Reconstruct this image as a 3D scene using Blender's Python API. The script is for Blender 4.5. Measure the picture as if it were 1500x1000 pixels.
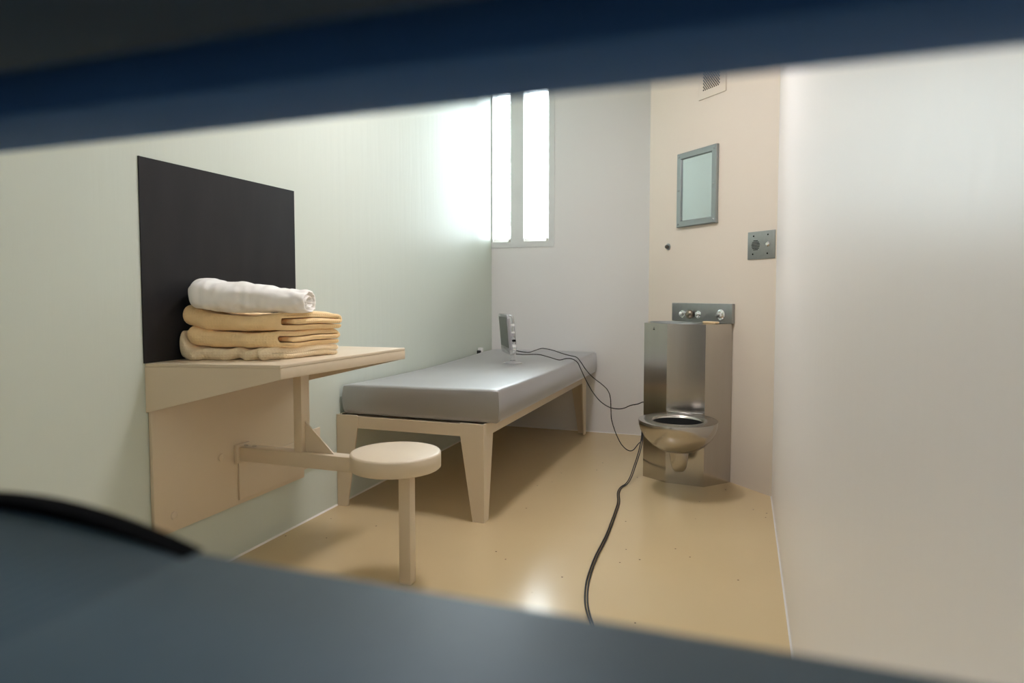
import bpy, bmesh, math, random
from mathutils import Vector, Matrix, noise
random.seed(4)
S = bpy.context.scene
COL = S.collection
for o in list(bpy.data.objects): bpy.data.objects.remove(o)

# ------------------------------------------------------------------ camera
FPX, SHIFT_PX = 960.0, 20.0
pitch = math.atan(50 / FPX)
yaw = math.atan(340 / math.hypot(FPX, 50))
cd = bpy.data.cameras.new('camera')
cam = bpy.data.objects.new('camera', cd); COL.objects.link(cam)
cam.location = (0, 0, 1.0)
cam.rotation_euler = (math.pi / 2 - pitch, 0, yaw)
cd.sensor_fit = 'HORIZONTAL'; cd.sensor_width = 36.0
cd.lens = 36.0 * FPX / 1500.0
cd.shift_y = -SHIFT_PX / 1500.0
cd.clip_start = 0.005
cd.dof.use_dof = True; cd.dof.focus_distance = 3.0; cd.dof.aperture_fstop = 5.6
S.camera = cam

# ------------------------------------------------------------------ light and exposure
W = bpy.data.worlds.new('overcast_sky'); S.world = W; W.use_nodes = True
bg = W.node_tree.nodes['Background']
bg.inputs[0].default_value = (0.86, 0.93, 1.0, 1); bg.inputs[1].default_value = 31.0
S.view_settings.view_transform = 'Standard'
try: S.view_settings.look = 'None'
except Exception: pass
S.view_settings.gamma = 1.0; S.view_settings.use_curve_mapping = False
S.view_settings.exposure = 0.35
S.cycles.max_bounces = 16; S.cycles.diffuse_bounces = 10; S.cycles.glossy_bounces = 6
LAMP = 61.0            # ceiling lamp diffuser strength
CORR_FILL = 13.0             # strength of the added corridor fill light

# room numbers (metres)
XL, XR, YB, ZC = -1.80, 0.145, 4.63, 2.65
DOOR_Y = 0.16
K45 = 3.575            # the 45 degree corner wall: x + y = K45
R2 = math.sqrt(0.5)
def cw(s, d, z):       # point from corner-wall coordinates: s along the wall, d off it
    a = K45 - d / R2; b = s / R2
    return Vector(((a + b) / 2, (a - b) / 2, z))

for nm, x0, x1 in (('daylight_portal', -1.79, -1.646), ('daylight_portal', -1.546, -1.352)):
    l = bpy.data.lights.new(nm, 'AREA'); l.shape = 'RECTANGLE'; l.size = x1 - x0; l.size_y = 1.115
    l.cycles.is_portal = True
    o = bpy.data.objects.new(nm, l); COL.objects.link(o)
    o.location = ((x0 + x1) / 2, 4.735, 1.9425); o.rotation_euler = (-math.pi / 2, 0, 0)

# ------------------------------------------------------------------ materials
MATS = {}
def mat(name, col, rough=0.5, metal=0.0, spec=0.5, coat=0.0, bump=None, var=None, trans=0.0, alpha=1.0, emit=None, aniso=0.0, sheen=0.0, ior=1.45):
    if name in MATS: return MATS[name]
    m = bpy.data.materials.new(name); m.use_nodes = True
    nt = m.node_tree; p = nt.nodes['Principled BSDF']
    p.inputs['Base Color'].default_value = (*col, 1)
    p.inputs['Roughness'].default_value = rough
    p.inputs['Metallic'].default_value = metal
    p.inputs['Specular IOR Level'].default_value = spec
    p.inputs['Coat Weight'].default_value = coat
    p.inputs['Coat Roughness'].default_value = 0.12
    p.inputs['Transmission Weight'].default_value = trans
    p.inputs['Alpha'].default_value = alpha
    p.inputs['Anisotropic'].default_value = aniso
    p.inputs['Sheen Weight'].default_value = sheen
    p.inputs['IOR'].default_value = ior
    if emit:
        p.inputs['Emission Color'].default_value = (*emit[0], 1); p.inputs['Emission Strength'].default_value = emit[1]
    tc = nt.nodes.new('ShaderNodeTexCoord')
    def noise_node(scale, stretch=(1, 1, 1), detail=3):
        mp = nt.nodes.new('ShaderNodeMapping'); mp.inputs['Scale'].default_value = stretch
        nt.links.new(tc.outputs['Object'], mp.inputs[0])
        n = nt.nodes.new('ShaderNodeTexNoise'); n.inputs['Scale'].default_value = scale; n.inputs['Detail'].default_value = detail
        nt.links.new(mp.outputs[0], n.inputs['Vector'])
        return n
    if var:          # (scale, amount, stretch) colour variation
        n = noise_node(var[0], var[2] if len(var) > 2 else (1, 1, 1))
        mx = nt.nodes.new('ShaderNodeMix'); mx.data_type = 'RGBA'
        mx.inputs[6].default_value = (*[c * (1 - var[1]) for c in col], 1)
        mx.inputs[7].default_value = (*[min(1, c * (1 + var[1])) for c in col], 1)
        nt.links.new(n.outputs[0], mx.inputs[0]); nt.links.new(mx.outputs[2], p.inputs['Base Color'])
    if bump:         # (scale, strength, distance, stretch)
        n = noise_node(bump[0], bump[3] if len(bump) > 3 else (1, 1, 1))
        b = nt.nodes.new('ShaderNodeBump'); b.inputs['Strength'].default_value = bump[1]; b.inputs['Distance'].default_value = bump[2]
        nt.links.new(n.outputs[0], b.inputs['Height']); nt.links.new(b.outputs[0], p.inputs['Normal'])
    MATS[name] = m
    return m

M_mint = mat('mint_gloss_paint', (0.60, 0.655, 0.585), 0.40, spec=0.13, bump=(9, 0.25, 0.004, (1, 3.0, 0.25)))
M_back = mat('warm_white_paint', (0.74, 0.73, 0.72), 0.45, bump=(120, 0.12, 0.001))
M_corner = mat('cream_white_paint', (0.71, 0.63, 0.535), 0.45, bump=(120, 0.12, 0.001))
M_right = mat('white_gloss_paint', (0.83, 0.805, 0.785), 0.36, spec=0.35, bump=(9, 0.2, 0.004, (1, 3.0, 0.25)))
M_ceil = mat('ceiling_paint', (0.88, 0.875, 0.865), 0.7)
M_win = mat('window_frame_paint', (0.66, 0.67, 0.66), 0.4)
M_beige = mat('beige_enamel', (0.67, 0.565, 0.42), 0.38, bump=(400, 0.08, 0.0006))
M_caulk = mat('white_sealant', (0.75, 0.73, 0.68), 0.5)
M_board = mat('chalkboard_paint', (0.014, 0.013, 0.014), 0.55, spec=0.3, bump=(160, 0.15, 0.001), var=(14, 0.35, (1, 1, 0.3)))
M_steel = mat('brushed_stainless', (0.52, 0.495, 0.46), 0.18, metal=1.0, bump=(60, 0.05, 0.0006, (1, 1, 0.02)), var=(30, 0.06, (1, 1, 0.05)))
M_steel2 = mat('satin_stainless', (0.36, 0.37, 0.37), 0.38, metal=1.0, var=(40, 0.08))
M_bowl = mat('bowl_stainless', (0.50, 0.47, 0.43), 0.24, metal=1.0)
M_chrome = mat('chrome', (0.75, 0.75, 0.75), 0.12, metal=1.0)
M_dark = mat('dark_void', (0.006, 0.006, 0.006), 0.9, spec=0.1)
M_mirror = mat('polished_steel_mirror', (0.62, 0.66, 0.67), 0.22, metal=1.0)
M_frame = mat('dull_steel_frame', (0.34, 0.37, 0.37), 0.42, metal=0.85)
M_plate = mat('intercom_steel', (0.33, 0.34, 0.33), 0.40, metal=0.85, var=(60, 0.1))
M_mattress = mat('grey_vinyl', (0.13, 0.122, 0.115), 0.46, spec=0.5, ior=2.4, sheen=0.9, bump=(300, 0.1, 0.0008))
_p = M_mattress.node_tree.nodes['Principled BSDF']
_p.inputs['Coat Weight'].default_value = 1.0; _p.inputs['Coat Roughness'].default_value = 0.46; _p.inputs['Coat IOR'].default_value = 2.2
M_mattress.node_tree.nodes['Principled BSDF'].inputs['Sheen Roughness'].default_value = 0.32
M_mattress.node_tree.nodes['Principled BSDF'].inputs['Sheen Tint'].default_value = (0.92, 0.94, 1.0, 1)
M_black = mat('black_rubber', (0.010, 0.010, 0.011), 0.45)
M_whitep = mat('white_plastic', (0.75, 0.75, 0.74), 0.35)
M_soap = mat('tan_soap', (0.72, 0.52, 0.30), 0.5)
M_door = mat('blue_steel_paint', (0.080, 0.195, 0.46), 0.6, spec=0.06, bump=(250, 0.2, 0.0006))
M_flap = mat('grey_blue_steel_paint', (0.052, 0.090, 0.118), 0.5, spec=0.25, bump=(250, 0.2, 0.0006))
M_frontwhite = mat('front_bounce_white', (0.88, 0.86, 0.83), 0.5)  # white of the front wall and of the added bounce plate
M_refldark = mat('dark_grey_jamb_paint', (0.09, 0.09, 0.095), 0.45)  # for the added strip that shows dark in the toilet steel
M_jambblue = mat('dark_blue_steel_paint', (0.032, 0.066, 0.115), 0.6, spec=0.1)
M_rubber = mat('door_rubber', (0.004, 0.004, 0.005), 0.95, spec=0.05)
M_clear = mat('clear_plastic', (0.97, 0.97, 1.0), 0.12, trans=0.78, ior=1.3)
M_screen = mat('tv_screen', (0.045, 0.055, 0.052), 0.22)
M_circuit = mat('circuit_parts', (0.42, 0.40, 0.42), 0.4, metal=0.3)
M_lamp = mat('lamp_diffuser', (0.8, 0.8, 0.8), 0.5, emit=((1.0, 0.95, 0.985), LAMP))
M_corrfill = mat('corridor_fill_glow', (0.8, 0.8, 0.8), 0.5, emit=((0.85, 0.92, 1.0), CORR_FILL))  # glow of the added corridor fill lamp
M_white = mat('white_cotton', (0.88, 0.85, 0.81), 0.85, bump=(700, 0.2, 0.0006), sheen=0.2)

def glass_mat():
    m = bpy.data.materials.new('window_glass'); m.use_nodes = True; nt = m.node_tree; nt.nodes.clear()
    o = nt.nodes.new('ShaderNodeOutputMaterial'); t = nt.nodes.new('ShaderNodeBsdfTransparent')
    g = nt.nodes.new('ShaderNodeBsdfGlossy'); g.inputs['Roughness'].default_value = 0.03
    f = nt.nodes.new('ShaderNodeFresnel'); x = nt.nodes.new('ShaderNodeMixShader')
    t.inputs[0].default_value = (0.93, 0.96, 0.95, 1)
    nt.links.new(f.outputs[0], x.inputs[0]); nt.links.new(t.outputs[0], x.inputs[1]); nt.links.new(g.outputs[0], x.inputs[2])
    nt.links.new(x.outputs[0], o.inputs[0]); return m
M_glass = glass_mat()

def floor_mat():
    m = mat('tan_epoxy_floor', (0.50, 0.385, 0.235), 0.20, spec=0.5, bump=(35, 0.06, 0.002))
    nt = m.node_tree; p = nt.nodes['Principled BSDF']
    tc = nt.nodes.new('ShaderNodeTexCoord')
    n1 = nt.nodes.new('ShaderNodeTexNoise'); n1.inputs['Scale'].default_value = 1.7; n1.inputs['Detail'].default_value = 4
    nt.links.new(tc.outputs['Object'], n1.inputs['Vector'])
    a = nt.nodes.new('ShaderNodeMix'); a.data_type = 'RGBA'
    a.inputs[6].default_value = (0.565, 0.435, 0.245, 1); a.inputs[7].default_value = (0.615, 0.485, 0.29, 1)
    nt.links.new(n1.outputs[0], a.inputs[0])
    # dirt specks: small dots of a voronoi pattern, kept only in random cells
    v = nt.nodes.new('ShaderNodeTexVoronoi'); v.inputs['Scale'].default_value = 17
    nt.links.new(tc.outputs['Object'], v.inputs['Vector'])
    lt = nt.nodes.new('ShaderNodeMath'); lt.operation = 'LESS_THAN'; lt.inputs[1].default_value = 0.06
    nt.links.new(v.outputs['Distance'], lt.inputs[0])
    sp = nt.nodes.new('ShaderNodeSeparateColor'); nt.links.new(v.outputs['Color'], sp.inputs[0])
    gt = nt.nodes.new('ShaderNodeMath'); gt.operation = 'GREATER_THAN'; gt.inputs[1].default_value = 0.78
    nt.links.new(sp.outputs[0], gt.inputs[0])
    mu = nt.nodes.new('ShaderNodeMath'); mu.operation = 'MULTIPLY'
    nt.links.new(lt.outputs[0], mu.inputs[0]); nt.links.new(gt.outputs[0], mu.inputs[1])
    b = nt.nodes.new('ShaderNodeMix'); b.data_type = 'RGBA'; b.inputs[7].default_value = (0.12, 0.075, 0.04, 1)
    nt.links.new(mu.outputs[0], b.inputs[0]); nt.links.new(a.outputs[2], b.inputs[6])
    nt.links.new(b.outputs[2], p.inputs['Base Color'])
    return m
M_floor = floor_mat()

def waffle_mat(name, col):
    m = mat(name, col, 0.9, sheen=0.3, var=(25, 0.06))
    nt = m.node_tree; p = nt.nodes['Principled BSDF']
    uv = nt.nodes.new('ShaderNodeUVMap')
    outs = []
    for d in ('X', 'Y'):
        w = nt.nodes.new('ShaderNodeTexWave'); w.wave_type = 'BANDS'; w.bands_direction = d
        w.inputs['Scale'].default_value = 36; w.inputs['Distortion'].default_value = 0.4
        nt.links.new(uv.outputs[0], w.inputs['Vector']); outs.append(w)
    mx = nt.nodes.new('ShaderNodeMath'); mx.operation = 'MAXIMUM'
    nt.links.new(outs[0].outputs[1], mx.inputs[0]); nt.links.new(outs[1].outputs[1], mx.inputs[1])
    b = nt.nodes.new('ShaderNodeBump'); b.inputs['Strength'].default_value = 0.5; b.inputs['Distance'].default_value = 0.002
    nt.links.new(mx.outputs[0], b.inputs['Height']); nt.links.new(b.outputs[0], p.inputs['Normal'])
    return m
M_yellow = waffle_mat('yellow_waffle_cotton', (0.93, 0.68, 0.36))
M_cream = waffle_mat('cream_cotton', (0.90, 0.74, 0.50))

# ------------------------------------------------------------------ mesh helpers
def bm_box(bm, x0, x1, y0, y1, z0, z1):
    vs = [bm.verts.new((x, y, z)) for x in (x0, x1) for y in (y0, y1) for z in (z0, z1)]
    for f in ((0,1,3,2),(4,6,7,5),(0,4,5,1),(2,3,7,6),(0,2,6,4),(1,5,7,3)):
        bm.faces.new([vs[i] for i in f])
def bm_prism(bm, poly, z0, z1):
    a = [bm.verts.new((x, y, z0)) for x, y in poly]; b = [bm.verts.new((x, y, z1)) for x, y in poly]
    n = len(poly); bm.faces.new(a[::-1]); bm.faces.new(b)
    for i in range(n): bm.faces.new((a[i], a[(i+1) % n], b[(i+1) % n], b[i]))
def bm_hexa(bm, A, B):       # solid between two matching 3-D polygons
    a = [bm.verts.new(p) for p in A]; b = [bm.verts.new(p) for p in B]
    n = len(A); bm.faces.new(a[::-1]); bm.faces.new(b)
    for i in range(n): bm.faces.new((a[i], a[(i+1) % n], b[(i+1) % n], b[i]))
def bm_rings(bm, rings, cap0=True, cap1=True, close=True):
    R = [[bm.verts.new(p) for p in r] for r in rings]
    n = len(R[0])
    for i in range(len(R) - 1):
        for j in range(n if close else n - 1):
            bm.faces.new((R[i][j], R[i][(j+1) % n], R[i+1][(j+1) % n], R[i+1][j]))
    if cap0: bm.faces.new(R[0][::-1])
    if cap1: bm.faces.new(R[-1])
    return R
def bm_lathe(bm, prof, n=24, M=None, cap=True):      # prof: list of (r, z), M: placement
    rings = [[Vector((r * math.cos(2*math.pi*k/n), r * math.sin(2*math.pi*k/n), z)) for k in range(n)] for r, z in prof]
    if M: rings = [[M @ p for p in r] for r in rings]
    bm_rings(bm, rings, cap, cap)
def catmull(pts, k=6):
    pts = [Vector(p) for p in pts]; out = []
    for i in range(len(pts) - 1):
        p0 = pts[max(i-1, 0)]; p1 = pts[i]; p2 = pts[i+1]; p3 = pts[min(i+2, len(pts)-1)]
        for j in range(k):
            t = j / k
            out.append(0.5 * ((2*p1) + (p2-p0)*t + (2*p0-5*p1+4*p2-p3)*t*t + (3*p1-p0-3*p2+p3)*t**3))
    out.append(pts[-1]); return out
def bm_tube(bm, path, r, n=8):
    rings = []; up = Vector((0.13, 0.21, 0.97)).normalized()
    for i, p in enumerate(path):
        t = (path[min(i+1, len(path)-1)] - path[max(i-1, 0)]).normalized()
        a = t.cross(up)
        if a.length < 1e-4: a = t.cross(Vector((1, 0, 0)))
        a.normalize(); b = a.cross(t)
        rings.append([p + a*(r*math.cos(2*math.pi*k/n)) + b*(r*math.sin(2*math.pi*k/n)) for k in range(n)])
    bm_rings(bm, rings)
def frame_to(origin, zaxis, xaxis=None):             # matrix with local z along zaxis
    z = Vector(zaxis).normalized(); x = Vector(xaxis) if xaxis else Vector((0, 0, 1)).cross(z)
    if x.length < 1e-5: x = Vector((1, 0, 0))
    x = (x - z * x.dot(z)).normalized(); y = z.cross(x)
    return Matrix(((x.x, y.x, z.x, origin[0]), (x.y, y.y, z.y, origin[1]), (x.z, y.z, z.z, origin[2]), (0, 0, 0, 1)))
def obj(name, bm, material, parent=None, smooth=False, bevel=0.0, segs=2, angle=40):
    bmesh.ops.recalc_face_normals(bm, faces=bm.faces[:])
    if bevel:
        es = [e for e in bm.edges if len(e.link_faces) == 2 and e.calc_face_angle(0) > math.radians(30)]
        bmesh.ops.bevel(bm, geom=es, offset=bevel, segments=segs, affect='EDGES', profile=0.5, clamp_overlap=True)
    me = bpy.data.meshes.new(name); bm.to_mesh(me); bm.free()
    me.materials.append(material)
    if smooth or bevel:
        me.shade_smooth() if hasattr(me, 'shade_smooth') else None
        me.set_sharp_from_angle(angle=math.radians(angle))
    o = bpy.data.objects.new(name, me); COL.objects.link(o)
    if parent:
        o.parent = parent
        o.matrix_parent_inverse = Matrix.Translation(-Vector(parent.location)) if parent.type == 'EMPTY' else Matrix()
    return o
def box(name, x0, x1, y0, y1, z0, z1, m, parent=None, bevel=0.0):
    bm = bmesh.new(); bm_box(bm, x0, x1, y0, y1, z0, z1); return obj(name, bm, m, parent, bevel=bevel)
def tag(o, label, cat, group=None):
    o['label'] = label; o['category'] = cat
    if group: o['group'] = group
    return o
def struct(o, label, cat=None):
    o['kind'] = 'structure'; o['label'] = label
    o['category'] = cat or o.name.split('_')[0]
    return o
def thing(name, loc, label, cat):
    o = bpy.data.objects.new(name, None); COL.objects.link(o); o.location = loc; o.empty_display_size = 0.05
    return tag(o, label, cat)

# ------------------------------------------------------------------ the room
Y0 = -1.3
struct(box('floor', XL - .12, XR + .12, Y0 - .1, YB + .2, -0.1, 0, M_floor), 'glossy tan epoxy floor with scattered dirt specks')
struct(box('ceiling', XL - .12, XR + .12, Y0 - .1, YB + .2, ZC, ZC + .1, M_ceil), 'plain off-white painted ceiling above the cell')
struct(box('wall_left', XL - .12, XL, Y0 - .1, YB + .2, 0, ZC, M_mint), 'pale mint green gloss wall along bed and desk')
struct(box('wall_right', XR, XR + .12, Y0 - .1, YB + .2, 0, ZC, M_right), 'white gloss wall close beside the door')
struct(box('wall_corridor', XL, XR, Y0 - .1, Y0, 0, ZC, M_right), 'plain corridor wall opposite the cell door')
WX0, WX1, WZ0, WZ1 = XL, -1.31, 1.343, 2.55
bm = bmesh.new()
bm_box(bm, XL, WX1, YB, YB + .2, 0, WZ0); bm_box(bm, XL, WX1, YB, YB + .2, WZ1, ZC); bm_box(bm, WX1, XR, YB, YB + .2, 0, ZC)
struct(obj('wall_back', bm, M_back), 'warm off-white back wall with narrow window slits')
bm = bmesh.new(); bm_prism(bm, [(XR, K45 - XR), (XR, YB), (-0.56, YB), (-0.56, K45 + 0.56)], 0, ZC)
struct(obj('wall_corner', bm, M_corner), 'cream angled corner wall carrying mirror and toilet unit')

# window: steel frame with two slits
win = bpy.data.objects.new('window_1', None); COL.objects.link(win); win.location = ((WX0 + WX1) / 2, YB, WZ0)
struct(win, 'pair of tall narrow window slits beside mint wall', 'window')
SL = ((-1.79, -1.646), (-1.546, -1.352)); SZ0, SZ1 = 1.385, 2.5
bm = bmesh.new(); ya, yb = YB - .004, YB + .13
for x0, x1 in ((WX0, -1.79), (-1.646, -1.546), (-1.352, WX1)): bm_box(bm, x0, x1, ya, yb, SZ0, SZ1)
bm_box(bm, WX0, WX1, ya, yb, WZ0, SZ0); bm_box(bm, WX0, WX1, ya, yb, SZ1, WZ1)
obj('window_frame', bm, M_win, win)
for x0, x1 in SL:
    box('pane', x0, x1, YB + .105, YB + .111, SZ0, SZ1, M_glass, win)
    bm = bmesh.new(); bm_prism(bm, [(x1 + .0005, ya + .002), (x1 + .0005, yb), (x1 - .024, yb), (x1 - .024, YB + .05)], SZ0, SZ1); obj('reveal', bm, M_caulk, win)
    bm = bmesh.new()
    A = [(ya + .002, SZ0), (YB + .05, SZ0 + .030), (yb, SZ0 + .030), (yb, SZ0)]
    bm_hexa(bm, [(x0, y, z) for y, z in A], [(x1 - .024, y, z) for y, z in A]); obj('sill', bm, M_caulk, win)

# front wall and door with its food slot
bm = bmesh.new(); bm_box(bm, XL, -1.25, .06, DOOR_Y, 0, ZC); bm_box(bm, -1.25, XR, .06, DOOR_Y, 2.12, ZC)
struct(obj('wall_front', bm, M_frontwhite), 'white painted wall around the cell door')
door = bpy.data.objects.new('door_1', None); COL.objects.link(door); door.location = (-.33, DOOR_Y, 0)
struct(door, 'dark blue steel cell door with open food slot')
sx0, sx1, sz0, sz1 = -0.33, 0.10, 0.918, 1.049
bm = bmesh.new(); ya, yb = .128, DOOR_Y
bm_box(bm, -.80, sx0, ya, yb, 0, 2.12); bm_box(bm, sx1, XR, ya, yb, 0, 2.12)
bm_box(bm, sx0, sx1, ya, yb, 0, sz0 - .0125); bm_box(bm, sx0, sx1, ya, yb, sz1, 2.12)
obj('inner_skin', bm, M_door, door, bevel=.0015)
bm = bmesh.new(); ya, yb = .06, .112
bm_box(bm, -.80, sx0, ya, yb, 0, 2.12); bm_box(bm, sx1, XR, ya, yb, 0, 2.12)
bm_box(bm, sx0, sx1, ya, yb, 0, sz0 - .016); bm_box(bm, sx0, sx1, ya, yb, sz1 + .004, 2.12)
obj('outer_skin', bm, M_jambblue, door, bevel=.0015)
bm = bmesh.new(); bm_box(bm, sx0 - .02, sx1 + .02, .112, .128, sz1 + .014, 1.2)
bm_box(bm, sx0 - .02, sx0 - .008, .112, .128, sz0, sz1 + .014); bm_box(bm, sx1 + .008, sx1 + .02, .112, .128, sz0, sz1 + .014)
obj('slot_seal', bm, M_rubber, door)
box('jamb', -1.25, -.801, .06, DOOR_Y + .004, 0, 2.12, M_refldark, door)  # added unseen dark strip, mirrored as a dark band in the toilet unit
fl = box('slot_flap', sx0, sx1, -.03, .1605, sz0 - .012, sz0, M_flap, door, bevel=.002)
def lug(r0, r1, ya, yb, name, m, taper=0.0):       # low rounded lug at the inner lip of the slot
    bm = bmesh.new(); xs = [-.312 + .150*k/30 for k in range(31)]
    def zz(x, add): return sz0 + max(0.0, (.0095 + add)*(1 - ((x + .237)/.075)**2))
    A = [(x, zz(x, r1)) for x in xs] + [(x, min(zz(x, r0), zz(x, r1) - .0003)) for x in xs[::-1]]
    bm_hexa(bm, [(x, ya, z + (sz0 - z)*taper) for x, z in A], [(x, yb, z) for x, z in A]); return obj(name, bm, m, door)
lug(-.0095, -.0025, .085, .1615, 'slot_lug', M_flap, .98)
lug(-.0036, .0006, .1535, .1615, 'lug_gasket', M_rubber)

bm = bmesh.new(); ya, yb = DOOR_Y + .0005, DOOR_Y + .003; q = .03
bm_box(bm, -.79, sx0 - q, ya, yb, .02, 2.1); bm_box(bm, sx1 + q*.6, XR - .005, ya, yb, .02, 2.1)
bm_box(bm, sx0 - q, sx1 + q*.6, ya, yb, .02, sz0 - q); bm_box(bm, sx0 - q, sx1 + q*.6, ya, yb, sz1 + q, 2.1)
obj('inner_face', bm, M_frontwhite, door)  # added unseen white plate that bounces light back into the cell

# sealant bead along left wall and back wall
bm = bmesh.new()
bm_hexa(bm, [(XL, DOOR_Y, 0), (XL + .006, DOOR_Y, 0), (XL, DOOR_Y, .006)], [(XL, YB, 0), (XL + .006, YB, 0), (XL, YB, .006)])
struct(obj('trim_1', bm, M_caulk), 'thin white sealant bead where mint wall meets floor')
bm = bmesh.new()
bm_hexa(bm, [(XL, YB, 0), (XL, YB - .005, 0), (XL, YB, .005)], [(-.56, YB, 0), (-.56, YB - .005, 0), (-.56, YB, .005)])
struct(obj('trim_2', bm, M_caulk), 'thin sealant bead along the foot of back wall')
bm = bmesh.new(); y1 = K45 - XR
bm_hexa(bm, [(XR, DOOR_Y, 0), (XR - .005, DOOR_Y, 0), (XR, DOOR_Y, .005)], [(XR, y1, 0), (XR - .005, y1, 0), (XR, y1, .005)])
struct(obj('trim_3', bm, M_back), 'thin sealant bead along the foot of right wall')

# ceiling lamp (above the picture) and an added fill lamp behind the camera
lp = thing('ceiling_lamp', (-.83, 2.50, ZC), 'flat rectangular lamp on the ceiling over the cell', 'lamp')
box('lamp_housing', -.96, -.70, 2.26, 2.74, ZC - .05, ZC, M_whitep, lp, bevel=.01)
box('lamp_diffuser', -.94, -.72, 2.28, 2.72, ZC - .062, ZC - .0505, M_lamp, lp)
lp = thing('corridor_fill_lamp', (-.3, -.75, ZC), 'added flat fill lamp on the unseen corridor ceiling', 'lamp')  # added to brighten the slot sill
box('lamp_housing', -.6, 0, -.9, -.6, ZC - .05, ZC, M_whitep, lp, bevel=.01)
box('lamp_diffuser', -.58, -.02, -.88, -.62, ZC - .062, ZC - .0505, M_corrfill, lp)

# ------------------------------------------------------------------ bed
bed = thing('bed_frame', (-1.43, 3.58, 0), 'beige steel bed frame with tapered angle legs beside mint wall', 'bed')
BX0, BX1, BY0, BY1, BZ = -1.795, -1.055, 2.61, 4.56, 0.43
box('rail', BX0, BX1, BY0, BY0 + .006, BZ - .055, BZ, M_beige, bed)
box('rail', BX0, BX1, BY1 - .006, BY1, BZ - .055, BZ, M_beige, bed)
box('rail', BX0, BX0 + .006, BY0 + .006, BY1 - .006, BZ - .055, BZ, M_beige, bed)
box('rail', BX1 - .006, BX1, BY0 + .006, BY1 - .006, BZ - .055, BZ, M_beige, bed)
box('bed_deck', BX0 + .006, BX1 - .006, BY0 + .006, BY1 - .006, BZ - .018, BZ - .006, M_beige, bed)
for sx in (0, 1):
    for sy in (0, 1):
        cx = BX1 + .003 if sx else BX0 - .003; cy = BY1 + .003 if sy else BY0 - .003
        dx = -1 if sx else 1; dy = -1 if sy else 1
        t, wt, wb = .009, .112, .054
        bm = bmesh.new()
        zt = BZ + .004
        bm_hexa(bm, [(cx, cy, 0), (cx + dx*wb, cy, 0), (cx + dx*wt, cy, BZ - .05), (cx + dx*wt, cy, zt), (cx, cy, zt)],
                    [(cx, cy + dy*t, 0), (cx + dx*wb, cy + dy*t, 0), (cx + dx*wt, cy + dy*t, BZ - .05), (cx + dx*wt, cy + dy*t, zt), (cx, cy + dy*t, zt)])
        bm_hexa(bm, [(cx, cy + dy*t, 0), (cx, cy + dy*wb, 0), (cx, cy + dy*wt, BZ - .05), (cx, cy + dy*wt, zt), (cx, cy + dy*t, zt)],
                    [(cx + dx*t, cy + dy*t, 0), (cx + dx*t, cy + dy*wb, 0), (cx + dx*t, cy + dy*wt, BZ - .05), (cx + dx*t, cy + dy*wt, zt), (cx + dx*t, cy + dy*t, zt)])
        obj('leg', bm, M_beige, bed)

# mattress: rounded slab with a slightly sagging top
def mattress():
    x0, x1, y0, y1, z0 = -1.775, -.995, 2.635, 4.622, .4345
    nu, nv = 26, 60
    bm = bmesh.new(); r = .018
    def top(u, v):
        x = x0 + (x1 - x0)*u; y = y0 + (y1 - y0)*v
        z = .583 - .016*math.sin(math.pi*min(1, v*1.15))*(1 - .45*u) - .012*(1 - u)*(1 - v)
        d = math.hypot(x + 1.36, (y - 3.85)*.8); z -= .010*math.exp(-(d/.16)**2)
        z += .0018*noise.noise(Vector((x*5, y*4, 3)))
        return z
    rings = []
    N = 2*(nu + nv)
    def loop(inset, zf):
        pts = []
        per = [(i/nu, 0) for i in range(nu)] + [(1, j/nv) for j in range(nv)] + [(1 - i/nu, 1) for i in range(nu)] + [(0, 1 - j/nv) for j in range(nv)]
        for u, v in per:
            x = x0 + inset + (x1 - x0 - 2*inset)*u; y = y0 + inset + (y1 - y0 - 2*inset)*v
            b = .004*noise.noise(Vector((x*3, y*3, 7)))
            x += b * (1 if u in (0, 1) else 0)
            pts.append(Vector((x, y, zf(u, v))))
        return pts
    rings.append(loop(r*.8, lambda u, v: z0)); rings.append(loop(.004, lambda u, v: z0 + .006)); rings.append(loop(0, lambda u, v: z0 + .02))
    for k in range(1, 6):
        f = k/6; rings.append(loop(-.005*math.sin(math.pi*f), lambda u, v, f=f: z0 + .02 + (top(u, v) - .012 - z0 - .02)*f))
    rings.append(loop(0, lambda u, v: top(u, v) - .010)); rings.append(loop(.003, lambda u, v: top(u, v) - .003)); rings.append(loop(.010, lambda u, v: top(u, v)))
    R = bm_rings(bm, rings, True, False)
    # top grid inside the last loop
    g = {}
    L = R[-1]
    idx = 0
    for i in range(nu): g[(i, 0)] = L[idx]; idx += 1
    for j in range(nv): g[(nu, j)] = L[idx]; idx += 1
    for i in range(nu): g[(nu - i, nv)] = L[idx]; idx += 1
    for j in range(nv): g[(0, nv - j)] = L[idx]; idx += 1
    for i in range(1, nu):
        for j in range(1, nv):
            u, v = i/nu, j/nv
            g[(i, j)] = bm.verts.new((x0 + .010 + (x1 - x0 - .02)*u, y0 + .010 + (y1 - y0 - .02)*v, top(u, v)))
    for i in range(nu):
        for j in range(nv): bm.faces.new((g[(i, j)], g[(i+1, j)], g[(i+1, j+1)], g[(i, j+1)]))
    return obj('mattress', bm, M_mattress, smooth=True, angle=50)
tag(mattress(), 'grey vinyl foam mattress lying on the beige bed frame', 'mattress')

# ------------------------------------------------------------------ wall desk with stool
desk = thing('wall_desk', (-1.5, 1.98, 0), 'beige steel wall desk with attached round stool under chalkboard', 'desk')
DZ = .778
NC, FC = (-1.357, 1.675), (-1.312, 2.39)          # near and far front corners
top = [(XL + .001, 1.572), NC, FC, (XL + .001, 2.36)]
bm = bmesh.new(); bm_prism(bm, top, DZ - .012, DZ)
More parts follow.
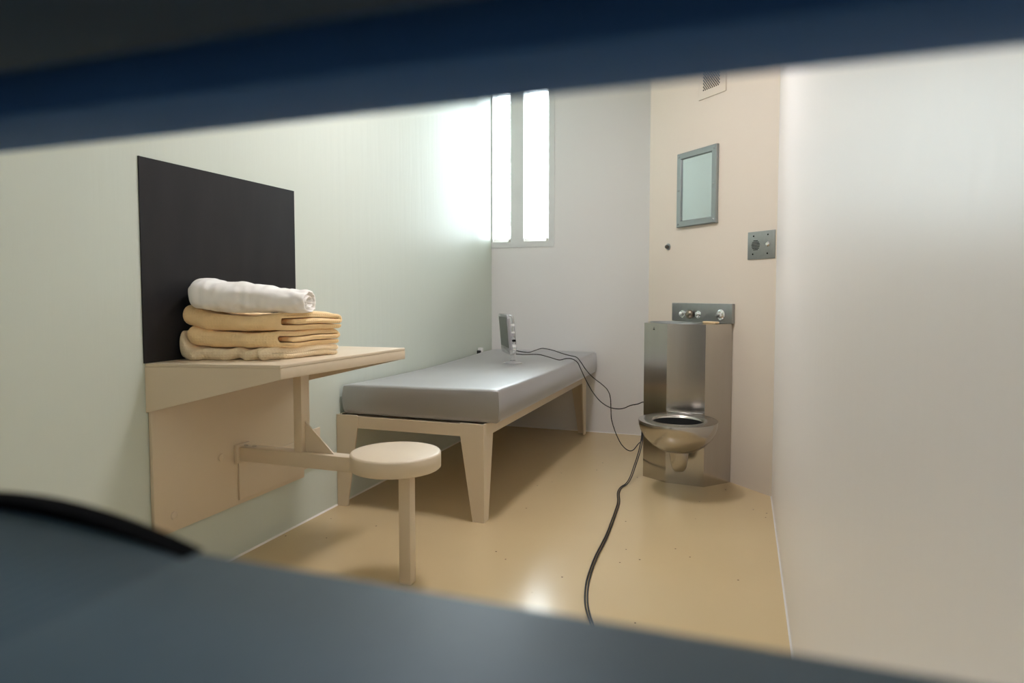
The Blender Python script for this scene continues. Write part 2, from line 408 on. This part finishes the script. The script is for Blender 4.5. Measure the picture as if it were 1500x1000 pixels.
# front lip
def off(p, q, t):
    d = Vector((q[0] - p[0], q[1] - p[1])).normalized(); n = Vector((-d.y, d.x)) * t
    return (p[0] + n.x, p[1] + n.y), (q[0] + n.x, q[1] + n.y)
obj('desktop', bm, M_beige, desk, bevel=.003)
a, b = off(NC, FC, .006)
bm = bmesh.new(); bm_prism(bm, [NC, FC, b, a], DZ - .046, DZ - .0118); obj('front_lip', bm, M_beige, desk, bevel=.0015)
bm = bmesh.new()
A = [(XL + .001, 1.572, .619), (NC[0] - .002, NC[1] - .0005, DZ - .046), (NC[0] - .002, NC[1] - .0005, DZ - .0118), (XL + .001, 1.572, DZ - .0118)]
bm_hexa(bm, A, [(x, y + .006, z) for x, y, z in A]); obj('end_plate', bm, M_beige, desk)
bm = bmesh.new()
A = [(XL + .001, 2.36, .619), (FC[0] - .006, FC[1], DZ - .046), (FC[0] - .006, FC[1], DZ - .0118), (XL + .001, 2.36, DZ - .0118)]
bm_hexa(bm, A, [(x, y - .006, z) for x, y, z in A]); obj('end_plate', bm, M_beige, desk)
box('back_panel', XL + .001, XL + .016, 1.579, 2.345, .205, DZ - .013, M_beige, desk, bevel=.003)
box('lower_bracket', XL + .001, XL + .010, 2.345, 2.47, .235, .40, M_beige, desk, bevel=.002)
box('mounting_plate', XL + .016, XL + .024, 1.95, 2.335, .222, .372, M_beige, desk, bevel=.003)
AY0, AY1 = 1.945, 1.995
box('arm', XL + .016, -1.07, AY0, AY1, .374, .428, M_beige, desk, bevel=.004)
box('arm_end_cap', XL + .016, XL + .03, AY0 - .012, AY1 + .012, .366, .436, M_beige, desk, bevel=.003)
box('post', -1.525, -1.49, AY0 + .002, AY1, .4275, DZ - .0125, M_beige, desk, bevel=.003)
bm = bmesh.new(); G = [(-1.4905, .4275), (-1.368, .4275), (-1.4905, .54)]
bm_hexa(bm, [(x, 1.966, z) for x, z in G], [(x, 1.972, z) for x, z in G]); obj('gusset', bm, M_beige, desk)
bm = bmesh.new()
bm_lathe(bm, [(.0, .398), (.152, .398), (.1565, .402), (.1565, .448), (.153, .4535), (.147, .455), (0, .455)], 64, Matrix.Translation((-1.13, 1.985, 0)))
obj('stool_seat', bm, M_beige, desk, smooth=True, angle=50)
box('stool_leg', -1.105, -1.06, 1.955, 1.995, 0, .3985, M_beige, desk, bevel=.004)
for y, z in ((1.87, .405), (1.655, .26), (2.27, .27)):
    bm = bmesh.new(); bm_lathe(bm, [(0, 0), (.014, 0), (.013, .004), (.006, .0065), (0, .007)], 16, frame_to((XL + .0155, y, z), (1, 0, 0)))
    obj('bolt', bm, M_beige, desk, smooth=True)
for x in (-1.76, -1.722):
    bm = bmesh.new(); bm_lathe(bm, [(0, 0), (.008, 0), (.008, .004), (.003, .006), (0, .006)], 10, Matrix.Translation((x, 1.97, .4275)))
    obj('screw', bm, M_chrome, desk, smooth=True)

# chalkboard
cb = box('chalkboard', XL + .0005, XL + .0045, 1.568, 2.322, .7785, 1.4315, M_board)
tag(cb, 'matte black chalkboard panel on mint wall above desk', 'chalkboard')

# ------------------------------------------------------------------ folded bedding on the desk
P00, P10, P11, P01 = (-1.785, 1.700), (-1.462, 1.785), (-1.392, 2.06), (-1.785, 2.06)
def bil(u, v):
    x = (1-u)*(1-v)*P00[0] + u*(1-v)*P10[0] + u*v*P11[0] + (1-u)*v*P01[0]
    y = (1-u)*(1-v)*P00[1] + u*(1-v)*P10[1] + u*v*P11[1] + (1-u)*v*P01[1]
    return x, y
def ribbon(path, t, n=5):        # closed outline (v, z) of a ribbon of half thickness t round a path
    L, Rr = [], []
    for i, p in enumerate(path):
        d = (path[min(i+1, len(path)-1)] - path[max(i-1, 0)]).normalized(); nn = Vector((-d.y, d.x))
        L.append(p + nn*t); Rr.append(p - nn*t)
    d1 = (path[-1] - path[-2]).normalized(); d0 = (path[0] - path[1]).normalized()
    def cap(c, d, a0):
        nn = Vector((-d.y, d.x)); return [c + (nn*math.cos(a) + d*math.sin(a))*t for a in [math.pi*k/n for k in range(1, n)]]
    return L + cap(path[-1], d1, 0) + Rr[::-1] + cap(path[0], d0, 0)
DEP = 0.30
def fold_mesh(name, zb, h, m, inner=True, seed=0, u0=0.0, u1=1.0, v0=0.0, v1=1.0, droop=0.0, crumple=0.0, parent=None, lift=None):
    """a blanket folded over itself, the fold toward the door: outer U ribbon plus a nested inner U"""
    a = v0*DEP; b = v1*DEP
    nl = 3 if inner else 2
    t = h/(2*nl)*(0.84 if inner else .96)
    def arc(cv, cz, r, a0, a1, k=9):
        return [Vector((cv + r*math.cos(a0 + (a1 - a0)*q/k), cz + r*math.sin(a0 + (a1 - a0)*q/k))) for q in range(k + 1)]
    zl, zt = zb + h/(2*nl), zb + h - h/(2*nl); r1 = (zt - zl)/2
    path = [Vector((b - t - .004 + (a + t + r1 - b + t + .004)*q/8, zl)) for q in range(8)]
    path += arc(a + t + r1, (zl + zt)/2, r1, -math.pi/2, -3*math.pi/2)
    if inner:
        r2 = (zt - (zl + zt)/2)/2
        path += [Vector((a + t + r1 + (b - t - r2 - a - t - r1)*q/8, zt)) for q in range(1, 8)]
        path += arc(b - t - r2, zt - r2, r2, math.pi/2, -math.pi/2)
        zi = (zl + zt)/2
        path += [Vector((b - t - r2 + (a + .068 - b + t + r2)*q/8, zi)) for q in range(1, 9)]
    else:
        path += [Vector((a + t + r1 + (b - t - a - t - r1)*q/8, zt)) for q in range(1, 9)]
    # finer path, then stations along the fold with rounded sheet edges at both ends
    fine = []
    for q in range(len(path) - 1):
        fine.append(path[q])
        if (path[q+1] - path[q]).length > .012: fine.append((path[q] + path[q+1])/2)
    fine.append(path[-1]); path = fine
    bm = bmesh.new(); uvl = bm.loops.layers.uv.new('UVMap')
    NU = 54; cz = zb + h/2
    st = [(-.013, .12), (-.011, .5), (-.007, .8)] + [(i/NU, 1.0) for i in range(NU + 1)] + [(1.007, .8), (1.011, .5), (1.013, .12)]
    for si in (0,):
        rings = []
        for uu, kk in st:
            ring = []
            for p in ribbon(path, t*kk):
                v = p.x/DEP; z = p.y
                u = u0 + (u1 - u0)*uu
                x, y = bil(u, v)
                nz = noise.noise(Vector((x*8, y*8, 2.0)))
                nf = noise.noise(Vector((x*26 + seed, y*12, zb*22)))
                ang = math.atan2(z - cz, .02)
                near = max(0, 1 - v/.22)**2; right = max(0, (uu - .7)/.3)
                x -= .022*near*right**2                                   # soft corner
                y += .006*nz + crumple*.010*nf + .006*math.sin(uu*9 + seed)*near
                x += .007*noise.noise(Vector((y*8, z*45, seed)))*(1 if uu > .6 else .4) - .010*right**3*((z - cz)/h)**2*4
                wave = .0055*math.sin(uu*5.2 + v*3 + 1.3)*(.3 + .7*(z - zb)/h)
                zz = z + .005*nz + crumple*.005*nf + wave*(z - .778)/.12
                zz -= droop*max(0, v - .5)**2*.14*(z - zb)/h
                if lift: zz += lift(uu, v)*(z - .778)/.16
                ring.append(Vector((x, y, max(zz, .7785))))
            rings.append(ring)
        R = bm_rings(bm, rings, True, True)
    bmesh.ops.recalc_face_normals(bm, faces=bm.faces[:])
    for f in bm.faces:
        for l in f.loops:
            c = l.vert.co; n = f.normal
            if abs(n.z) > .6: l[uvl].uv = (c.x, c.y)
            elif abs(n.y) > abs(n.x): l[uvl].uv = (c.x, c.z)
            else: l[uvl].uv = (c.y, c.z)
    o = obj(name, bm, m, parent, smooth=True, angle=80)
    return o
lift = lambda u, v: .020*max(0, 1 - u*3.2)**2 - .004*u
lift0 = lambda u, v: .21*max(0, 1 - u*10)**1.2
tag(fold_mesh('folded_sheet', .7785, .0395, M_cream, inner=False, seed=2, u0=.0, u1=.985, v0=-.045, v1=.98, crumple=1.6, lift=lift0),
    'cream cotton blanket folded flat at the bottom of the pile', 'blanket')
tag(fold_mesh('folded_blanket', .819, .057, M_yellow, seed=11, u0=.085, u1=1.0, v0=0.0, v1=.97, lift=lift, crumple=.5),
    'yellow waffle blanket folded in the middle of the pile', 'blanket', 'yellow waffle blankets')
tag(fold_mesh('folded_blanket', .8765, .060, M_yellow, seed=23, u0=.035, u1=1.02, v0=.01, v1=.98, lift=lift, droop=.2, crumple=.5),
    'yellow waffle blanket folded directly under the white rolled sheet', 'blanket', 'yellow waffle blankets')

def rolled_sheet():
    bm = bmesh.new(); N, K = 46, 40
    A = Vector((-1.778, 1.752, 0)); B = Vector((-1.412, 1.90, 0))
    ax = (B - A).normalized(); side = Vector((-ax.y, ax.x, 0))
    rings = []
    for i in range(N + 1):
        t = i/N
        c = A.lerp(B, t)
        hz = .013*(1 - t) + .037 + .006*math.sin(math.pi*min(1, t*1.3))         # half height
        hw = .098 - .012*t
        zb = .9372 + .016*max(0, 1 - t*3)**1.3 - .002*t           # underside
        e = 1.0
        if t < .12: e = math.sqrt(max(.02, 1 - ((.12 - t)/.12)**2))
        if t > .985: e = .93
        ring = []
        for k in range(K):
            a = 2*math.pi*k/K
            ca, sa = math.cos(a), math.sin(a)
            px = math.copysign(abs(ca)**.75, ca); pz = math.copysign(abs(sa)**.75, sa)
            p = c + side*(hw*px*e) + Vector((0, 0, zb + hz + hz*pz*e))
            w = .006*noise.noise(Vector((t*20, a*1.1, 1.3))) + .004*noise.noise(Vector((t*45, a*.8, 4.3)))*max(0, 1 - 2.2*t) + .004*noise.noise(Vector((t*9, a*2.3, 8))) 
            w += .0035*abs(math.sin(a*2.5 + 7*t + 2*noise.noise(Vector((t*4, 0, 5)))))*(1 - abs(2*t - 1)*.3)
            if t > .85: w += .014*(t - .85)/.15*noise.noise(Vector((a*2.2, t*12, 2)))
            p += (side*px + Vector((0, 0, pz)))*w
            if sa < -.75: p.z = max(p.z, zb - .001)
            ring.append(p)
        rings.append(ring)
    # open rolled end: fold inward in steps
    last = rings[-1]; cen = sum(last, Vector())/K
    for s, d in ((.86, .004), (.76, -.006), (.66, -.035), (.60, -.012), (.50, .003), (.38, -.003), (.28, -.04)):
        rings.append([cen + (p - cen)*(s + .07*noise.noise(Vector((k*.35, s*9, 4)))) + ax*(d + .006*noise.noise(Vector((k*.5, s*7, 9)))) for k, p in enumerate(last)])
    bm_rings(bm, rings)
    o = obj('rolled_sheet', bm, M_white, smooth=True, angle=80)
    md = o.modifiers.new('soft', 'SUBSURF'); md.levels = 1; md.render_levels = 1
    return o
tag(rolled_sheet(), 'white cotton sheet rolled up on top of yellow blankets', 'sheet')

# ------------------------------------------------------------------ toilet and basin unit
S0, S1 = -3.06, -2.60; SC = (S0 + S1)/2
nrm = Vector((-R2, -R2, 0)); alg = Vector((R2, -R2, 0))
tu = thing('toilet_unit', cw(SC, .17, 0), 'stainless steel toilet and washbasin unit on the angled corner wall', 'toilet')
CH = .842
plan = [(S1, .002), (S1 + .008, .192), (-2.744, .316), (-2.900, .346), (S0, .185), (S0, .002)]
PL = [cw(s, d, 0) for s, d in plan]
bm = bmesh.new()
lo = [bm.verts.new((p.x, p.y, 0)) for p in PL]; hi = [bm.verts.new((p.x, p.y, CH)) for p in PL]
for i in range(6): bm.faces.new((lo[i], lo[(i+1) % 6], hi[(i+1) % 6], hi[i]))
bm.faces.new(lo[::-1])
# top with an oval basin opening
bc = cw(-2.835, .185, CH); K = 48
ov = []
for k in range(K):
    a = 2*math.pi*k/K; ov.append(bc + alg*(.165*math.cos(a)) + nrm*(.105*math.sin(a)))
ovv = [bm.verts.new(p) for p in ov]
edges = [bm.edges.get((hi[i], hi[(i+1) % 6])) for i in range(6)]
edges += [bm.edges.new((ovv[k], ovv[(k+1) % K])) for k in range(K)]
bmesh.ops.triangle_fill(bm, edges=edges, use_beauty=True)
for f in [f for f in bm.faces if all(v in ovv for v in f.verts)]: bm.faces.remove(f)
obj('cabinet', bm, M_steel, tu)
bm = bmesh.new(); rings = []
for s, z in ((1.06, .0005), (1.05, .004), (1.0, .003), (.97, -.012), (.93, -.05), (.78, -.10), (.4, -.125), (.12, -.13)):
    rings.append([bc + (p - bc)*s + Vector((0, 0, z)) for p in ov])
bm_rings(bm, rings, False, True); obj('basin', bm, M_steel2, tu, smooth=True)
# backsplash
bm = bmesh.new()
A = [cw(-3.068, 0.001, CH + .001), cw(-2.588, 0.001, CH + .001), cw(-2.588, 0.001, .947), cw(-3.068, 0.001, .947)]
bm_hexa(bm, A, [p + nrm*.022 for p in A]); obj('backsplash', bm, M_steel2, tu, bevel=.003)
for s, r, ln in ((-2.972, .014, .018), (-2.838, .014, .018)):
    bm = bmesh.new(); bm_lathe(bm, [(0, 0), (r*1.5, 0), (r*1.5, .004), (r, .006), (r, ln), (r*.7, ln + .004), (0, ln + .005)], 20, frame_to(cw(s, .0225, .884), nrm))
    obj('push_button', bm, M_chrome, tu, smooth=True)
bm = bmesh.new(); bm_lathe(bm, [(0, 0), (.020, 0), (.025, .008), (.026, .018), (.021, .026), (.010, .031), (0, .032)], 24, frame_to(cw(-2.898, .0225, .884), nrm))
obj('spout', bm, mat('aged_brass', (.26, .22, .17), .3, metal=1.0), tu, smooth=True)
bb = None
bm = bmesh.new(); bm_lathe(bm, [(0, 0), (.031, 0), (.031, .005), (.027, .010), (.018, .013), (.014, .022), (0, .024)], 28, frame_to(cw(-2.665, .0225, .888), nrm))
bb = obj('drinking_bubbler', bm, M_chrome, tu, smooth=True)
bm = bmesh.new(); bm_lathe(bm, [(0, 0), (.009, 0), (.008, .014), (0, .016)], 14, frame_to(cw(-2.665, .045, .884), nrm))
obj('bubbler_nozzle', bm, M_steel2, tu, smooth=True)
# maker's mark on the left front facet
f0, f1 = cw(*plan[3], 0), cw(*plan[2], 0)
fd = (f1 - f0).normalized(); fn = Vector((fd.y, -fd.x, 0))
if fn.y > 0: fn = -fn
bm = bmesh.new(); c = f0 + fd*.068 + fn*.0006 + Vector((0, 0, .815))
for q in (((-.006, -.008), (.006, -.008), (.0035, -.002), (-.0035, -.002)), ((-.003, 0), (.003, 0), (0, .008))):
    bm.faces.new([bm.verts.new(c + fd*x + Vector((0, 0, z))) for x, z in q])
obj('maker_mark', bm, M_dark, tu)
# bowl on the facet that faces the door
g0, g1 = cw(*plan[2], 0), cw(*plan[1], 0)
gd = (g1 - g0).normalized(); gn = Vector((gd.y, -gd.x, 0))
if gn.y > 0: gn = -gn
gc = (g0 + g1)/2
def bp(a, b, z): return gc + gd*a + gn*b + Vector((0, 0, z))
SZ = .378
def rim(scale_a, b0, b1, z, K=56, pinch=1.0, aoff=0.0):
    """egg outline: half width scale_a, from b0 (back) to b1 (front)"""
    pts = []; c = (b0 + b1)/2; h = (b1 - b0)/2
    for k in range(K):
        a = 2*math.pi*k/K
        pts.append(bp(scale_a*math.cos(a) + aoff, c + h*math.sin(a), z))
    return pts
bm = bmesh.new()
rings = [rim(.055, .10, .20, .215), rim(.09, .06, .26, .225), rim(.13, .02, .315, .252), rim(.165, -.005, .355, .290), rim(.183, -.01, .378, .325),
         rim(.190, -.012, .388, .352), rim(.192, -.012, .392, SZ - .008), rim(.190, -.012, .389, SZ - .001), rim(.184, -.01, .382, SZ + .001),
         rim(.150, .052, .345, SZ + .0005), rim(.128, .072, .318, SZ - .0005), rim(.121, .08, .309, SZ - .008), rim(.118, .085, .302, SZ - .03), rim(.10, .10, .27, SZ - .10), rim(.05, .14, .22, SZ - .145)]
bm_rings(bm, rings); obj('bowl', bm, M_bowl, tu, smooth=True, angle=50)
bm = bmesh.new(); bm_rings(bm, [rim(.1206, .0805, .3085, SZ - .011), rim(.118, .085, .302, SZ - .028)]); obj('bowl_shade_disc', bm, M_dark, tu)  # black disc paints in the shade of the bowl's depth
bm = bmesh.new()
def cr(r, z, b): return [bp(r*math.cos(2*math.pi*k/24), b + r*math.sin(2*math.pi*k/24), z) for k in range(24)]
bm_rings(bm, [cr(.050, .24, .15), cr(.049, .205, .15), cr(.047, .195, .15), cr(.044, .17, .15), cr(.036, .13, .147), cr(.026, .112, .144), cr(.012, .106, .142)])
obj('trap_outlet', bm, M_bowl, tu, smooth=True)
bm = bmesh.new(); A = [bp(-.09, -.001, SZ + .001), bp(.09, -.001, SZ + .001), bp(.09, .006, SZ + .001), bp(-.09, .006, SZ + .001)]
bm_hexa(bm, A, [p + Vector((0, 0, .006)) for p in A]); obj('weld_strip', bm, M_chrome, tu, bevel=.002)

# soap bar on the deck
bm = bmesh.new(); c = cw(-2.663, .095, CH); 
A = [c + alg*a + nrm*b for a, b in ((-.05, -.014), (.05, -.014), (.05, .014), (-.05, .014))]
bm_hexa(bm, [p + Vector((0, 0, .0005)) for p in A], [p + Vector((0, 0, .012)) for p in A])
tag(obj('soap_bar', bm, M_soap, bevel=.004), 'thin tan soap bar lying on the steel basin deck', 'soap')

# ------------------------------------------------------------------ mirror, intercom, vent, wall button on the angled wall
def wall_slab(name, s0, s1, z0, z1, d0, d1, m, parent=None, bevel=0.0):
    bm = bmesh.new(); A = [cw(s0, d0, z0), cw(s1, d0, z0), cw(s1, d0, z1), cw(s0, d0, z1)]
    bm_hexa(bm, A, [p + nrm*(d1 - d0) for p in A]); return obj(name, bm, m, parent, bevel=bevel)
def wall_dot(name, s, z, r, h, d, m, parent=None):
    bm = bmesh.new(); bm_lathe(bm, [(0, 0), (r, 0), (r, h*.5), (r*.6, h), (0, h*1.05)], 16, frame_to(cw(s, d, z), nrm))
    return obj(name, bm, m, parent, smooth=True)
mi = thing('mirror', cw(-2.885, 0, 1.38), 'grey steel framed security mirror on the angled corner wall', 'mirror')
m0, m1, n0, n1, w = -3.045, -2.724, 1.381, 1.801, .036
bm = bmesh.new()
def ringq(s0, s1, z0, z1, d): return [cw(s0, d, z0), cw(s1, d, z0), cw(s1, d, z1), cw(s0, d, z1)]
bm_rings(bm, [ringq(m0, m1, n0, n1, .001), ringq(m0, m1, n0, n1, .016), ringq(m0 + .004, m1 - .004, n0 + .004, n1 - .004, .020), ringq(m0 + w - .004, m1 - w + .004, n0 + w - .004, n1 - w + .004, .020),
              ringq(m0 + w, m1 - w, n0 + w, n1 - w, .016), ringq(m0 + w, m1 - w, n0 + w, n1 - w, .001)], False, False)
obj('mirror_frame', bm, M_frame, mi)
wall_slab('mirror_plate', m0 + w - .001, m1 - w + .001, n0 + w - .001, n1 - w + .001, .002, .010, M_mirror, mi)
for s in (m0 + .018, m1 - .018):
    for z in (n0 + .020, (n0 + n1)/2, n1 - .020): wall_dot('screw', s, z, .006, .004, .0198, M_steel2, mi)

ic = thing('intercom', cw(-2.415, 0, 1.17), 'square grey steel intercom plate beside the right wall corner', 'intercom')
i0, i1, j0, j1 = -2.505, -2.330, 1.172, 1.310
wall_slab('plate', i0, i1, j0, j1, .001, .005, M_plate, ic, bevel=.0012)
sp = cw(-2.452, 0, 1.242)
for r in range(7):
    zz = 1.242 + (r - 3)*.0075; hw = math.sqrt(max(0, .027**2 - (zz - 1.242)**2))
    if hw > .004: wall_slab('speaker_slot', -2.452 - hw, -2.452 + hw, zz - .0018, zz + .0018, .0048, .0056, M_dark, ic)
wall_dot('call_button', -2.372, 1.243, .0125, .010, .0049, M_chrome, ic)
for s, z in ((-2.466, 1.288), (-2.374, 1.290), (-2.470, 1.198), (-2.376, 1.198)): wall_dot('screw', s, z, .0042, .002, .0049, M_dark, ic)

vt = thing('air_vent', cw(-2.78, 0, 2.065), 'white perforated air vent plate high above the mirror', 'vent')
wall_slab('plate', -2.886, -2.677, 2.066, 2.275, .001, .006, M_corner, vt, bevel=.001)
bm = bmesh.new()
for r in range(14):
    for c_ in range(9):
        s = -2.846 + (c_ + (.5 if r % 2 else 0))*.0142; z = 2.112 + r*.0088
        if s > -2.722: continue
        bm_lathe(bm, [(.0046, 0), (.0046, .0006)], 8, frame_to(cw(s, .0058, z), nrm))
pf = obj('perforations', bm, M_dark, vt); pf['kind'] = 'stuff'

hk = thing('wall_stud', cw(-3.134, 0, 1.278), 'small round dark steel stud on wall below mirror', 'stud')
wall_dot('rosette', -3.134, 1.278, .020, .006, .001, M_steel2, hk)
bm = bmesh.new(); bm_lathe(bm, [(0, 0), (.011, 0), (.012, .010), (.008, .016), (0, .018)], 16, frame_to(cw(-3.134, .006, 1.278), nrm)); obj('knob', bm, mat('dark_steel', (.12, .11, .10), .3, metal=1.0), hk, smooth=True)

# ------------------------------------------------------------------ clear television on the mattress
TB = Vector((-1.345, 3.83, .5665))
tv = thing('television', TB, 'small clear plastic television standing on the grey mattress', 'television')
wv = Vector((-.50, .866, 0)); tvv = Vector((.866, .50, 0))     # width axis (away), thickness axis (to the right)
lean = Vector((-tvv.x*.085, -tvv.y*.085, 1)).normalized()
def tp(a, b, c): return TB + wv*a + tvv*b + lean*c
def tv_loop(b, inset, K=6):
    pts = []; a0, a1, c0, c1 = -.05 + inset, .27 - inset, .055 + inset, .305 - inset; r = .022
    for ca, cc, st in ((a1 - r, c1 - r, 0), (a0 + r, c1 - r, 1), (a0 + r, c0 + r, 2), (a1 - r, c0 + r, 3)):
        for k in range(K + 1):
            an = math.pi/2*(st + k/K); pts.append(tp(ca + r*math.cos(an), b, cc + r*math.sin(an)))
    return pts
bm = bmesh.new(); bm_rings(bm, [tv_loop(-.026, .006), tv_loop(-.024, .001), tv_loop(-.018, 0), tv_loop(.006, .0), tv_loop(.016, .006), tv_loop(.022, .02)])
obj('casing', bm, M_clear, tv, smooth=True, angle=50)
bm = bmesh.new(); A = [tp(a, -.0266, c) for a, c in ((-.028, .100), (.25, .100), (.25, .287), (-.028, .287))]
bm_hexa(bm, A, [p + tvv*.004 for p in A]); obj('screen', bm, M_screen, tv)
bm = bmesh.new(); A = [tp(a, -.016, c) for a, c in ((-.02, .085), (.24, .085), (.24, .28), (-.02, .28))]
bm_hexa(bm, A, [p + tvv*.012 for p in A]); obj('inner_chassis', bm, M_circuit, tv)
for c, h, dd, m in ((.235, .014, .020, M_whitep), (.19, .010, .018, M_whitep), (.17, .022, .014, M_circuit), (.14, .012, .022, M_dark), (.105, .016, .020, M_whitep), (.085, .012, .018, M_chrome)):
    bm = bmesh.new(); A = [tp(-.052, b, c + q) for b, q in ((-.004, 0), (-.004 + dd, 0), (-.004 + dd, h), (-.004, h))]
    bm_hexa(bm, A, [p + wv*.03 for p in A]); obj('connector', bm, m, tv, bevel=.001)
bm = bmesh.new(); bm_lathe(bm, [(0, 0), (.062, 0), (.060, .004), (.03, .010), (.018, .016), (.014, .06), (0, .062)], 32, Matrix.Translation(TB + wv*.03)); obj('stand', bm, M_clear, tv, smooth=True)

# ------------------------------------------------------------------ cables
def cable(pts, label, r=.0029):
    bm = bmesh.new(); bm_tube(bm, catmull(pts, 7), r, 8)
    return tag(obj('power_cable', bm, M_black, smooth=True, angle=80), label, 'cable', 'television cables')

tail = [(-.526, 3.730, .25), (-.524, 3.700, .192), (-.529, 3.640, .127), (-.541, 3.550, .064), (-.547, 3.450, .026), (-.558, 3.385, .008), (-.574, 3.316, .006), (-.571, 3.219, .006),
        (-.544, 3.080, .006), (-.531, 2.929, .006), (-.521, 2.791, .006), (-.512, 2.639, .006), (-.509, 2.530, .006), (-.507, 2.416, .006), (-.501, 2.305, .006), (-.490, 2.188, .006),
        (-.474, 2.094, .006), (-.455, 2.015, .006), (-.430, 1.943, .006), (-.402, 1.874, .006), (-.36, 1.75, .006), (-.30, 1.4, .006), (-.26, .9, .006), (-.24, .4, .006)]
TOP_A = [(-1.347, 3.860, 0.646), (-1.311, 3.900, 0.635), (-1.292, 3.980, 0.625), (-1.288, 4.100, 0.628), (-1.267, 4.200, 0.634), (-1.201, 4.220, 0.621), (-1.139, 4.200, 0.606), (-1.068, 4.140, 0.598), (-1.006, 4.080, 0.594)]
TOP_B = [(-1.340, 3.840, 0.626), (-1.311, 3.900, 0.618), (-1.294, 4.000, 0.610), (-1.260, 4.100, 0.601), (-1.176, 4.050, 0.591), (-1.093, 3.980, 0.583), (-1.054, 4.000, 0.591), (-1.014, 4.000, 0.590)]
HANG_A = [(-.972, 4.055, .568), (-.937, 4.050, .521), (-.893, 4.050, .475), (-.834, 4.060, .429), (-.801, 4.070, .394), (-.785, 4.080, .346), (-.782, 4.090, .266), (-.779, 4.100, .199), (-.756, 4.120, .114),
          (-.724, 4.140, .041), (-.684, 4.140, .006), (-.643, 4.100, .017), (-.595, 4.000, .082), (-.551, 3.850, .146)]
HANG_B = [(-.978, 4.000, .568), (-.952, 4.000, .517), (-.916, 4.000, .446), (-.873, 3.980, .386), (-.819, 3.950, .338), (-.762, 3.920, .313), (-.709, 3.880, .312), (-.663, 3.850, .322), (-.611, 3.800, .351), (-.567, 3.770, .366),
          (-.530, 3.745, .383), (-.522, 3.725, .36), (-.522, 3.715, .30)]
cable(TOP_A + HANG_A + [(x - .009, y + .002, z) for x, y, z in tail], 'black cable with the low loop, sagging from bed to floor')
cable(TOP_B + HANG_B + tail, 'black cable held higher, running from bed to toilet side')

# small white plug between mattress and wall
pg = thing('wall_plug', (-1.79, 4.38, .575), 'small white plug with black cap tucked by mint wall', 'plug')
box('plug_body', -1.797, -1.765, 4.34, 4.375, .565, .612, M_whitep, pg, bevel=.006)
box('plug_cap', -1.796, -1.768, 4.322, 4.3395, .562, .595, M_black, pg, bevel=.004)
